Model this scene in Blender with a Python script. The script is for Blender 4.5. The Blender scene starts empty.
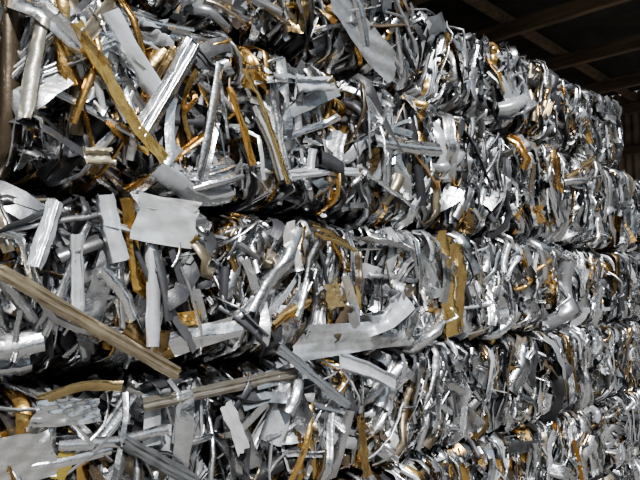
import bpy, math, random
import numpy as np
from mathutils import Vector
random.seed(7); rng=np.random.default_rng(47)
CAMH=2.72

# ---------------------------------------------------------------- materials
def newmat(name):
    m=bpy.data.materials.new(name); m.use_nodes=True
    nt=m.node_tree; b=nt.nodes["Principled BSDF"]
    return m,nt,b
def scrap_mat(name, metallic, r0, r1, dirt=0.35, bump=0.3):
    m,nt,b=newmat(name); N=nt.nodes; L=nt.links
    at=N.new("ShaderNodeAttribute"); at.attribute_name="tint"
    tc=N.new("ShaderNodeTexCoord")
    n1=N.new("ShaderNodeTexNoise"); n1.inputs["Scale"].default_value=14; n1.inputs["Detail"].default_value=6
    L.new(tc.outputs["Object"],n1.inputs["Vector"])
    cr=N.new("ShaderNodeValToRGB"); cr.color_ramp.elements[0].position=.35; cr.color_ramp.elements[1].position=.62
    v=1-dirt; cr.color_ramp.elements[0].color=(v,v*.97,v*.92,1); cr.color_ramp.elements[1].color=(1,1,1,1)
    L.new(n1.outputs["Fac"],cr.inputs["Fac"])
    mx=N.new("ShaderNodeMix"); mx.data_type='RGBA'; mx.blend_type='MULTIPLY'; mx.inputs["Factor"].default_value=1
    L.new(at.outputs["Color"],mx.inputs["A"]); L.new(cr.outputs["Color"],mx.inputs["B"])
    L.new(mx.outputs["Result"],b.inputs["Base Color"])
    b.inputs["Metallic"].default_value=metallic
    mr=N.new("ShaderNodeMapRange"); mr.inputs["From Min"].default_value=.3; mr.inputs["From Max"].default_value=.7
    mr.inputs["To Min"].default_value=r1; mr.inputs["To Max"].default_value=r0
    L.new(n1.outputs["Fac"],mr.inputs["Value"]); L.new(mr.outputs["Result"],b.inputs["Roughness"])
    n2=N.new("ShaderNodeTexNoise"); n2.inputs["Scale"].default_value=26; n2.inputs["Detail"].default_value=3
    L.new(tc.outputs["Object"],n2.inputs["Vector"])
    bp=N.new("ShaderNodeBump"); bp.inputs["Strength"].default_value=bump; bp.inputs["Distance"].default_value=.01
    L.new(n2.outputs["Fac"],bp.inputs["Height"]); L.new(bp.outputs["Normal"],b.inputs["Normal"])
    return m
MATS=[scrap_mat("mill_aluminium",1.0,.17,.36,.25,.4),
      scrap_mat("powder_coated_aluminium",0.65,.2,.36,.3,.18),
      scrap_mat("gold_anodised_aluminium",1.0,.16,.34,.3,.35),
      scrap_mat("dull_oxidised_aluminium",.9,.28,.44,.4,.3),
      scrap_mat("dark_scrap_and_gap_shade",.3,.3,.6,.5,.3)]  # black scrap, and the painted shade of the bale interiors
def simple(name,c1,c2,scale,rough=.9,bump=.2,stretch=(1,1,1)):
    m,nt,b=newmat(name); N=nt.nodes; L=nt.links
    tc=N.new("ShaderNodeTexCoord"); mp=N.new("ShaderNodeMapping"); mp.inputs["Scale"].default_value=stretch
    L.new(tc.outputs["Object"],mp.inputs["Vector"])
    n=N.new("ShaderNodeTexNoise"); n.inputs["Scale"].default_value=scale; n.inputs["Detail"].default_value=8
    L.new(mp.outputs["Vector"],n.inputs["Vector"])
    cr=N.new("ShaderNodeValToRGB"); cr.color_ramp.elements[0].color=(*c1,1); cr.color_ramp.elements[1].color=(*c2,1)
    cr.color_ramp.elements[0].position=.3; cr.color_ramp.elements[1].position=.7
    L.new(n.outputs["Fac"],cr.inputs["Fac"]); L.new(cr.outputs["Color"],b.inputs["Base Color"])
    b.inputs["Roughness"].default_value=rough
    bp=N.new("ShaderNodeBump"); bp.inputs["Strength"].default_value=bump; bp.inputs["Distance"].default_value=.02
    L.new(n.outputs["Fac"],bp.inputs["Height"]); L.new(bp.outputs["Normal"],b.inputs["Normal"])
    return m
M_floor=simple("stained_concrete",(.05,.048,.045),(.12,.115,.105),3)
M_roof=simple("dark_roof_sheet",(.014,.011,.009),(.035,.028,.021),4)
M_timber=simple("aged_timber",(.06,.04,.024),(.17,.115,.07),3,stretch=(6,.5,6))
M_wall=simple("rusty_corrugated_sheet",(.14,.10,.075),(.36,.28,.20),2.2)

# ---------------------------------------------------------------- scrap builder
class Builder:
    def __init__(s): s.V=[];s.F=[];s.T=[];s.M=[];s.n=0
    def add(s,verts,faces,mat,tint):
        s.V.append(verts); s.F.append(faces+s.n); s.n+=len(verts)
        s.T.append(np.tile(np.array([*tint,1.0]),(len(verts),1))); s.M.append(np.full(len(faces),mat))
    def build(s,name):
        V=np.concatenate(s.V);F=np.concatenate(s.F);T=np.concatenate(s.T);M=np.concatenate(s.M)
        me=bpy.data.meshes.new(name)
        me.vertices.add(len(V)); me.vertices.foreach_set("co",V.astype(np.float32).ravel())
        me.loops.add(F.size); me.loops.foreach_set("vertex_index",F.astype(np.int32).ravel())
        me.polygons.add(len(F)); me.polygons.foreach_set("loop_start",(np.arange(len(F))*4).astype(np.int32))
        me.polygons.foreach_set("material_index",M.astype(np.int32))
        me.update(calc_edges=True)
        a=me.color_attributes.new("tint","FLOAT_COLOR","POINT"); a.data.foreach_set("color",T.astype(np.float32).ravel())
        for m in MATS: me.materials.append(m)
        me.validate()
        o=bpy.data.objects.new(name,me); bpy.context.collection.objects.link(o); return o

def profile(kind,w):
    """cross sections of extrusions, (across, height)"""
    if kind=='strip': return np.array([(-w/2,0),(w*.1,w*.06),(w/2,0)]),False
    if kind=='L': return np.array([(-w/2,0),(w/2,0),(w/2,-w*.6)]),False
    if kind=='U': return np.array([(-w/2,-w*.5),(-w/2,0),(w/2,0),(w/2,-w*.5)]),False
    if kind=='Uin': return np.array([(-w/2,w*.3),(-w/2,0),(w/2,0),(w/2,w*.3)]),False
    if kind=='C': return np.array([(-w*.28,w*.35),(-w/2,w*.35),(-w/2,0),(w/2,0),(w/2,w*.35),(w*.28,w*.35)]),False
    if kind=='box': return np.array([(-w/2,-w*.3),(-w/2,w*.3),(w/2,w*.3),(w/2,-w*.3)]),True
    if kind=='flatbox': return np.array([(-w/2,-w*.1),(-w/2,w*.1),(w/2,w*.1),(w/2,-w*.1)]),True
    if kind=='wave': return np.array([(-w/2,0),(-w*.3,w*.12),(-w*.1,-w*.04),(w*.12,w*.14),(w*.3,-w*.02),(w/2,w*.08)]),False
    if kind=='rib': return np.array([(-w/2,-w*.3),(-w/2,0),(-w*.2,0),(-w*.2,w*.18),(-w*.12,w*.18),(-w*.12,0),(w*.25,0),(w*.25,w*.18),(w*.33,w*.18),(w*.33,0),(w/2,0),(w/2,-w*.3)]),False
def sweep(B,path,nrm0,prof,closed,mat,tint,crumple=.002,squash=0.0):
    path=np.asarray(path,float); N=len(path); M=len(prof)
    t=np.gradient(path,axis=0); t/=np.linalg.norm(t,axis=1)[:,None]+1e-9
    n=np.array(nrm0,float); n_=[];b_=[]
    for i in range(N):
        n=n-t[i]*n.dot(t[i]); l=np.linalg.norm(n)
        if l<1e-3: n=np.cross(t[i],[.3,.5,.8]); l=np.linalg.norm(n)
        n=n/l; n_.append(n); b_.append(np.cross(t[i],n))
    n_=np.array(n_);b_=np.array(b_)
    wsc=np.clip(1+rng.normal(0,squash*.5,N),.5,1.3); hsc=np.clip(1+rng.normal(0,squash,N),.15,1.5)
    V=path[:,None]+ (prof[None,:,0]*wsc[:,None])[...,None]*b_[:,None] + (prof[None,:,1]*hsc[:,None])[...,None]*n_[:,None]
    V=V+rng.normal(0,crumple,V.shape)
    i=np.arange(N-1)[:,None]; K=M if closed else M-1; j=np.arange(K)[None]; j2=(j+1)%M
    F=np.stack([i*M+j,i*M+j2,(i+1)*M+j2,(i+1)*M+j],-1).reshape(-1,4)
    B.add(V.reshape(-1,3),F,mat,tint)

def pick_look(goldp=.07):
    r=rng.random(); v=rng.random()
    if r<goldp:
        k=rng.random()
        if k<.6: return 2,np.array((.92,.56,.17))*(.6+.5*v)
        return 2,np.array((.48,.32,.14))*(.5+.6*v)
    if r<.60: return 0,np.array((.92,.94,.98))*(.5+.5*v)
    if r<.74: return 1,np.array((.74,.78,.84))*(.3+.7*v)
    if r<.81: return 3,np.array((.42,.43,.46))*(.4+.8*v)
    if r<.84: return 3,np.array((.42,.36,.26))*(.4+.8*v)
    if r<.87: return 1,np.array((.12,.09,.06))*(.5+.8*v)
    return 4,np.array((.035,.036,.042))*(.2+1.2*v)  # black scrap, more of it than real to deepen shade between pieces
KINDS=['strip','L','U','Uin','C','box','flatbox','wave','rib']
KP=[.19,.19,.14,.12,.07,.03,.06,.11,.09]

def scrap_face(B,x0,x1,z0,z1,yf,n,crinkle,sz=1.0,vert=.75,align=.42,seam=(1,1),goldp=.08):
    W=x1-x0;H=z1-z0; ph=rng.random(6)*6.28
    def front(x,z):
        dx=min(x-x0,x1-x); dz=min(z-z0,z1-z)
        f=seam[0]*.15*math.exp(-max(dx,0)/.03)+seam[1]*.20*math.exp(-max(dz,0)/.028)
        f+=.025*math.sin(x*5+ph[0])*math.sin(z*6+ph[1])+.014*math.sin(x*13+ph[2]+z*9)
        return f
    base_ang=rng.normal(0,.18)
    tilt1=rng.uniform(2,5);tilt2=rng.random()*6.28
    for k in range(n):
        dl=(1-k/n)
        depth=.01+.46*dl*rng.random()**.6 if rng.random()<.90 else -.045*rng.random()
        w=sz*rng.choice([.012,.02,.03,.042,.058,.08,.115],p=[.16,.18,.17,.15,.14,.13,.07])
        mat,t=pick_look(goldp)
        if mat==2: w=max(w,.03*sz)
        ln=sz*rng.uniform(.16,.58)*(1.35 if rng.random()<.2 else 1)
        x=rng.uniform(x0+.02,x1-.02); z=rng.uniform(z0+.02,z1-.02)
        vv=rng.random()<vert
        a=(math.pi/2 if vv else 0)+base_ang+.30*math.sin(x*tilt1+tilt2+z*2)+rng.normal(0,align)
        if rng.random()<.15: a=rng.uniform(0,6.28)
        ns=int(rng.integers(6,11)); st=ln/ns
        smooth=rng.random()<.10
        c0=rng.normal(0,.10) if smooth else rng.normal(0,.012)
        kp=.04+.10*crinkle
        halves=[]
        for sgn in (0,math.pi):
            aa=a+sgn; px,pz,py=x,z,depth; yd=rng.normal(0,.10); cur=c0*(1 if sgn==0 else -1); P=[]
            for i in range(ns//2):
                aa+=cur
                if rng.random()<kp: aa+=rng.normal(0,.5); yd=rng.normal(0,.5)
                px+=math.cos(aa)*st; pz+=math.sin(aa)*st; py+=yd*st
                if py<-.03: yd=abs(yd)
                if px<x0+.008 or px>x1-.008 or pz<z0+.008 or pz>z1-.008:
                    px=min(max(px,x0+.004),x1-.004); pz=min(max(pz,z0+.004),z1-.004)
                    if rng.random()<.35: break          # cut end, stays straight
                    P.append((px,yf+front(px,pz)*.8+py+.01,pz))
                    if rng.random()<.5: P.append((px,yf+front(px,pz)*.8+py+rng.uniform(.04,.12),pz))
                    break
                P.append((px,yf+front(px,pz)+py,pz))
            halves.append(P)
        pts=halves[1][::-1]+[(x,yf+front(x,z)+depth,z)]+halves[0]
        if len(pts)<3: continue
        pts=np.array(pts)+rng.normal(0,.0008+.004*crinkle,(len(pts),3))
        nr=np.array((rng.normal(0,.6),-1,rng.normal(0,.5)+.2))
        kd=str(rng.choice(KINDS,p=KP)); pr,cl=profile(kd,w)
        sweep(B,pts,nr,pr,cl,mat,t,crumple=.0008+.004*crinkle*rng.random(),squash=.04+.2*crinkle)
    for k in range(int(n*.12)):
        hh=rng.uniform(.08,.30)*sz; ww=rng.uniform(.05,.17)*sz
        x=rng.uniform(x0+.12,x1-.12); z=rng.uniform(z0+.05+hh/2,z1-.05-hh/2)
        sheet(B,(x,yf+front(x,z)+rng.uniform(0,.18),z),ww,hh,
              rng.normal(0,.4),*pick_look(goldp),bend=.02+.025*crinkle,tilt=rng.normal(0,.4))
def sheet(B,c,w,h,rot,mat,tint,bend=.015,tilt=0.0,fold=0.0,nx=7,nz=9):
    u=np.linspace(-1,1,nx);v=np.linspace(-1,1,nz);U,Vv=np.meshgrid(u,v)
    p=rng.random(6)*6.28; k=rng.uniform(1,3.2,6)
    D=bend*(np.sin(U*k[0]+p[0]+Vv*k[1])+.6*np.abs(np.sin(U*k[2]*1.4+p[1]-Vv*k[3]*1.3))+.5*np.abs(np.sin(Vv*k[4]*3+p[2]+U*2)))
    D=D+fold*np.abs(U)**3
    X=U*w/2*(1+.12*np.sin(Vv*k[5]+p[3]));Z=Vv*h/2*(1+.08*np.sin(U*k[2]+p[4]))
    X=X+rng.normal(0,w*.006,X.shape)
    ct,st_=math.cos(tilt),math.sin(tilt); X,D=X*ct-D*st_,X*st_+D*ct
    cr,sr=math.cos(rot),math.sin(rot); X,Z=X*cr-Z*sr,X*sr+Z*cr
    P=np.stack([c[0]+X,c[1]+D,c[2]+Z],-1).reshape(-1,3)
    i=np.arange(nz-1)[:,None];j=np.arange(nx-1)[None]
    F=np.stack([i*nx+j,i*nx+j+1,(i+1)*nx+j+1,(i+1)*nx+j],-1).reshape(-1,4)
    B.add(P,F,mat,tint)
def shade_core(B,x0,x1,y0,y1,z0,z1):  # inner box blocking see-through, coloured near-black as shade in the gaps
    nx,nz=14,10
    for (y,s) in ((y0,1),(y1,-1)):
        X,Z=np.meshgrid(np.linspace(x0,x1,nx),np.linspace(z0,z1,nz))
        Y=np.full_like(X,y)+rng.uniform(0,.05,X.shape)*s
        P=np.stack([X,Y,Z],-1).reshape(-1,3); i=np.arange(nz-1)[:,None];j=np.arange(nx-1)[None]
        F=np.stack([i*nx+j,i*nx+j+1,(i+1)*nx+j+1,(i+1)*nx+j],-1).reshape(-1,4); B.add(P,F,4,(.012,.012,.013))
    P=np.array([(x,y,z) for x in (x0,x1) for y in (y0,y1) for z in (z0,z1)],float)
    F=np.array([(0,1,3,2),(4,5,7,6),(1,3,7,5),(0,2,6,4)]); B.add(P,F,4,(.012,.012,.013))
def cover(B,x0,x1,y0,y1,z0,z1,n,face):
    for k in range(n):
        ln=rng.uniform(.15,.5); a=rng.uniform(0,6.28); w=rng.uniform(.02,.07)
        if face=='top':
            c=np.array((rng.uniform(x0+.05,x1-.05),rng.uniform(y0+.1,y1-.05),z1-rng.uniform(-.01,.05))); d=np.array((math.cos(a),math.sin(a),rng.normal(0,.08))); nr=(rng.normal(0,.4),rng.normal(0,.4),1)
        else:
            c=np.array((x1-rng.uniform(0,.05),rng.uniform(y0+.1,y1-.05),rng.uniform(z0+.05,z1-.05))); d=np.array((rng.normal(0,.05),math.cos(a),math.sin(a))); nr=(1,rng.normal(0,.4),rng.normal(0,.4))
        t=np.linspace(-.5,.5,7)[:,None]; pts=c+d*ln*t+rng.normal(0,.008,(7,3))
        pts[:,0]=np.clip(pts[:,0],x0,x1+.02);pts[:,1]=np.clip(pts[:,1],y0,y1);pts[:,2]=np.clip(pts[:,2],z0,z1+.03)
        pr,cl=profile(str(rng.choice(KINDS,p=KP)),w); mat,tt=pick_look()
        sweep(B,pts,nr,pr,cl,mat,tt,.002,.2)

# ---- large individual offcuts lying on the bale faces: metres along the stack, metres above eye line
GOLD=(.95,.60,.17);OLD=(.60,.41,.16);SIL=(.90,.92,.96);WHT=(.72,.76,.82);TAN=(.46,.39,.27)
BARS=[ # points, width, profile, material, tint, stand-off
 ([(-.08,.09),(.0,.05),(.35,-.16),(.734,-.384)],.055,'rib',3,TAN,-.08),
 ([(.615,-.518),(1.1,-.49),(1.578,-.4625)],.06,'rib',3,(.38,.35,.30),-.04),
 ([(1.371,-.308),(1.66,-.50),(1.951,-.691)],.06,'rib',0,(.70,.76,.86),-.08),
 ([(.239,1.103),(.314,1.0),(.424,.848),(.532,.703),(.666,.589)],.08,'wave',2,GOLD,-.07),
 ([(.40,.72),(.49,.66),(.62,.62)],.03,'strip',2,GOLD,-.06),
 ([(.20,1.2),(.215,1.05),(.26,.95)],.05,'L',2,OLD,-.04),
 ([(1.104,1.122),(1.20,1.01),(1.274,.866),(1.414,.562)],.035,'flatbox',2,(.95,.68,.25),-.07),
 ([(1.042,1.021),(1.123,.861),(1.207,.642)],.035,'L',2,(.95,.50,.11),-.06),
 ([(.411,1.22),(.50,1.08),(.64,.915)],.085,'L',1,WHT,-.05),
 ([(.826,1.187),(.70,.94),(.541,.660)],.085,'rib',0,SIL,-.06),
 ([(.112,1.096),(.08,.9),(.044,.654)],.05,'Uin',3,(.46,.43,.38),-.05),
 ([(.34,1.0),(.36,.85),(.40,.74)],.03,'U',1,WHT,-.05),
 ([(.503,.398),(.551,.17),(.59,.0136),(.734,-.07)],.075,'wave',2,GOLD,-.04),
 ([(.182,.3485),(.14,.21),(.089,.079)],.06,'rib',1,WHT,-.06),
 ([(.393,.399),(.42,.25),(.456,.113)],.08,'Uin',1,WHT,-.05),
 ([(.272,.22),(.285,.05),(.293,-.113)],.05,'C',1,WHT,-.04),
 ([(.64,.197),(.645,-.02),(.64,-.26)],.055,'U',1,WHT,-.03),
 ([(.40,.08),(.50,-.02),(.56,-.14)],.05,'U',0,SIL,-.05),
 ([(1.64,.36),(1.80,.32),(1.978,.262)],.035,'flatbox',2,OLD,-.06),
 ([(1.66,.31),(1.80,.275),(1.95,.225)],.03,'flatbox',2,OLD,-.05),
 ([(1.863,-.43),(2.1,-.50),(2.385,-.617)],.09,'Uin',1,WHT,-.05),
 ([(.503,-.649),(.68,-.77),(.865,-.889)],.06,'rib',4,(.08,.085,.09),-.06),
 ([(1.042,-.563),(1.10,-.68),(1.155,-.81)],.09,'wave',1,(.72,.73,.77),-.05),
 ([(.230,-.624),(.5,-.655),(.744,-.643)],.045,'flatbox',0,SIL,-.06),
 ([(.272,-.655),(.255,-.71),(.239,-.76)],.06,'strip',2,(.95,.7,.15),-.04),
 ([(.30,.545),(.36,.553),(.415,.561)],.07,'C',1,(.58,.52,.36),-.07),
 ([(1.487,1.124),(1.6,1.15),(1.737,1.182)],.08,'C',1,WHT,-.06),
 ([(1.52,1.20),(1.53,1.0),(1.56,.86)],.05,'Uin',1,WHT,-.05),
 ([(5.076,-1.414),(5.13,-1.6),(5.167,-1.818)],.10,'wave',2,(.95,.45,.07),-.05),
 ([(.981,1.131),(.94,.85),(.882,.524)],.045,'flatbox',0,SIL,-.05),
 ([(2.05,-.766),(2.07,-.95),(2.088,-1.132)],.08,'wave',2,OLD,-.04),
 ([(1.62,-.78),(1.68,-.92),(1.72,-1.12)],.05,'U',2,OLD,-.04),
 ([(2.579,.936),(2.72,.83),(2.859,.71)],.05,'strip',2,(.8,.46,.18),-.05),
 ([(2.184,.937),(2.5,.95),(2.834,.976)],.08,'U',0,(.75,.77,.80),-.05),
 ([(1.45,.62),(1.75,.68),(2.05,.72)],.05,'rib',1,WHT,-.05),
 ([(.15,-.44),(.32,-.39),(.46,-.41)],.04,'L',2,(.55,.42,.2),-.04),
]
SHEETS=[ # s,h,w,hgt,rot,mat,tint,bend
 (.707,.30,.35,.20,-.10,1,(.80,.84,.88),.012),(.70,.385,.34,.06,-.02,1,(.86,.88,.9),.008),
 (2.04,-.30,.92,.19,.02,3,(.70,.73,.77),.020),
 (2.95,.02,.15,.72,.08,2,(.76,.54,.20),.04),(3.08,.0,.14,.62,.14,2,(.60,.42,.16),.04),
 (2.107,1.60,.62,.24,-.55,3,(.55,.56,.58),.018),
 (.911,-.229,.38,.11,.22,0,SIL,.012),
 (1.502,.239,.11,.24,.25,1,(.78,.78,.78),.012),
 (.272,-.50,.32,.10,-.1,0,SIL,.02),(.093,-.66,.24,.2,.1,0,SIL,.02),
 (5.65,1.62,.14,.24,.2,2,GOLD,.02),(4.43,.649,.18,.16,.2,2,(.9,.55,.18),.02),
 (.826,-.1435,.13,.07,.1,2,GOLD,.012),(1.85,-.04,.12,.16,.3,2,(.9,.7,.35),.02),
]
def densify(p,m=4):
    p=np.array(p,float); o=[]
    for i in range(len(p)-1):
        for t in np.arange(m)/m: o.append(p[i]*(1-t)+p[i+1]*t)
    o.append(p[-1]); return np.array(o)

# ---------------------------------------------------------------- bale stack
zr=[0.0,.77,CAMH-1.17,CAMH-.385,CAMH+.43,CAMH+1.37,CAMH+2.15]
rows=[ [-2.4,-1.2,.0,1.2,2.4,3.6,4.8,6.0,7.2,8.4,9.6],
       [-2.3,-1.1,.1,1.3,2.45,3.6,4.8,6.0,7.2,8.4,9.6],
       [-2.4,-1.2,.0,1.08,2.2,3.35,4.5,5.6,6.8,8.0,9.2],
       [-2.5,-1.3,-.15,1.05,2.15,3.1,4.15,5.2,6.3,7.4,8.5],
       [-2.3,-1.1,.0,1.2,2.0,3.0,4.1,5.1,6.1,7.1,8.2],
       [-2.4,-1.25,-.2,.9,1.75,2.75,3.8,4.8,5.75,6.68]]
YD=1.0
for r,xs in enumerate(rows):
    for k in range(len(xs)-1):
        near=xs[k]<1.9
        gz=.026 if near else .014
        x0,x1=xs[k]+.014,xs[k+1]-.014; z0,z1=zr[r]+gz,zr[r+1]-gz
        if r==5: z1+=rng.uniform(-.05,.03)
        if r<5 and not near: z1+=rng.uniform(-.025,.004)
        B=Builder(); yf=rng.uniform(-.03,.04) if near else rng.uniform(-.05,.06)
        shade_core(B,x0+.04,x1-.04,yf+.52,YD-.02,z0+.03,z1-.03)
        vis=(x1>-.3)
        n=int((285 if near else 330)*(x1-x0)/1.1*(z1-z0)/.8)
        if not vis or r==0: n=int(n*.5)
        cr=min(.5,max(.08,(x0-.3)/6))+rng.uniform(-.04,.08)
        scrap_face(B,x0,x1,z0,z1,yf,n,cr,sz=1.08 if near else 1.15,vert=.75 if near else .86,align=.40 if near else .30,
                   seam=(1.15,1.2) if near else (1.25,.62),goldp=.09 if near else .065)
        for pts,w,kd,mat,tint,so in BARS:
            p=densify(pts); mx,mz=p[len(p)//2][0],p[len(p)//2][1]+CAMH
            if xs[k]<=mx<xs[k+1] and zr[r]<=mz<zr[r+1]:
                P=np.stack([p[:,0],np.full(len(p),yf+so)+rng.normal(0,.006)+np.linspace(0,rng.normal(0,.03),len(p)),p[:,1]+CAMH],1)
                pr,cl=profile(kd,w); sweep(B,P,(rng.normal(0,.15),-1,.35),pr,cl,mat,tint,.0025,.10)
        for s,h,w,hh,rot,mat,tint,bend in SHEETS:
            if xs[k]<=s<xs[k+1] and zr[r]<=h+CAMH<zr[r+1]:
                sheet(B,(s,yf-.05,h+CAMH),w,hh,rot,mat,tint,bend,rng.normal(0,.08),nx=13,nz=13)
        if r==5: cover(B,x0,x1,yf+.05,YD,z0,z1,90,'top')
        if k==len(xs)-2: cover(B,x0,x1,yf+.05,YD,z0,z1,110,'end')
        B.build("scrap_metal_bale")

# ---------------------------------------------------------------- shed
def boxmesh(name,lo,hi,mat,parent=None,bev=0):
    x0,y0,z0=lo;x1,y1,z1=hi
    v=[(x,y,z) for x in(x0,x1) for y in(y0,y1) for z in(z0,z1)]
    f=[(0,1,3,2),(4,6,7,5),(0,4,5,1),(2,3,7,6),(0,2,6,4),(1,5,7,3)]
    me=bpy.data.meshes.new(name); me.from_pydata(v,[],f); me.materials.append(mat)
    o=bpy.data.objects.new(name,me); bpy.context.collection.objects.link(o)
    if parent: o.parent=parent
    if bev:
        b=o.modifiers.new("b","BEVEL"); b.width=bev
    return o
def corrugated(name,p0,du,dv,L,H,mat,pitch=.15,amp=.02):
    p0=Vector(p0);du=Vector(du);dv=Vector(dv);nn=du.cross(dv)
    n=int(L/pitch*4); vs=[];fs=[]
    for i in range(n+1):
        o=amp*math.sin(i*math.pi/2)
        a=p0+du*(L*i/n)+nn*o; vs+= [a,a+dv*H]
        if i: fs.append((2*i-2,2*i,2*i+1,2*i-1))
    me=bpy.data.meshes.new(name); me.from_pydata(vs,[],fs); me.materials.append(mat)
    o=bpy.data.objects.new(name,me); bpy.context.collection.objects.link(o); 
    return o
RZ=CAMH+3.85; YE=-1.1
boxmesh("floor",(-30,-30,-.2),(30,8,0),M_floor)
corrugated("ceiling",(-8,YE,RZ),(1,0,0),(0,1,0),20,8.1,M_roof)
corrugated("wall_back",(-8,7,0),(1,0,0),(0,0,1),20,RZ,M_wall)
corrugated("wall_right",(12,YE,0),(0,1,0),(0,0,1),8.1,RZ,M_wall)
corrugated("wall_left",(-8,YE,0),(0,1,0),(0,0,1),8.1,RZ,M_wall)
rf=bpy.data.objects.new("roof_framing",None); bpy.context.collection.objects.link(rf)
for i,x in enumerate(np.arange(-6.8,12,1.7)):
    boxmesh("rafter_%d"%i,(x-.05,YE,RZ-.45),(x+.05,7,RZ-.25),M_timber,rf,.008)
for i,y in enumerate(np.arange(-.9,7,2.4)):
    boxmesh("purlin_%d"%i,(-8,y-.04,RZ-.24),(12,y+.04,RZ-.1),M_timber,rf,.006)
for i,z in enumerate((CAMH+1.6,CAMH+2.6)):
    boxmesh("wall_rail_%d"%i,(11.85,YE,z),(11.97,7,z+.16),M_timber,rf,.006)

# ---------------------------------------------------------------- light
w=bpy.data.worlds.new("World"); bpy.context.scene.world=w; w.use_nodes=True
nt=w.node_tree; bg=nt.nodes["Background"]
tc=nt.nodes.new("ShaderNodeTexCoord"); sp=nt.nodes.new("ShaderNodeSeparateXYZ"); cr=nt.nodes.new("ShaderNodeValToRGB")
nt.links.new(tc.outputs["Generated"],sp.inputs[0]); nt.links.new(sp.outputs["Z"],cr.inputs["Fac"]); nt.links.new(cr.outputs["Color"],bg.inputs["Color"])
cr.color_ramp.elements[0].position=.12; cr.color_ramp.elements[0].color=(.02,.022,.026,1)
cr.color_ramp.elements[1].position=.45; cr.color_ramp.elements[1].color=(.74,.88,1,1)
bg.inputs["Strength"].default_value=.7
sd=bpy.data.lights.new("sun","SUN"); sd.energy=13; sd.angle=math.radians(1.5); sd.color=(1,.985,.96)
so=bpy.data.objects.new("sun",sd); bpy.context.collection.objects.link(so)
d=Vector((.24,.68,-.74)); so.rotation_euler=d.to_track_quat('-Z','Y').to_euler()

# ---------------------------------------------------------------- camera
cd=bpy.data.cameras.new("camera"); cd.lens=35; cd.sensor_width=36; cd.clip_end=200
co=bpy.data.objects.new("camera",cd); bpy.context.collection.objects.link(co)
co.location=(-.82,-2.56,CAMH); co.rotation_euler=(math.radians(90+4.4),0,math.radians(-45))
bpy.context.scene.camera=co
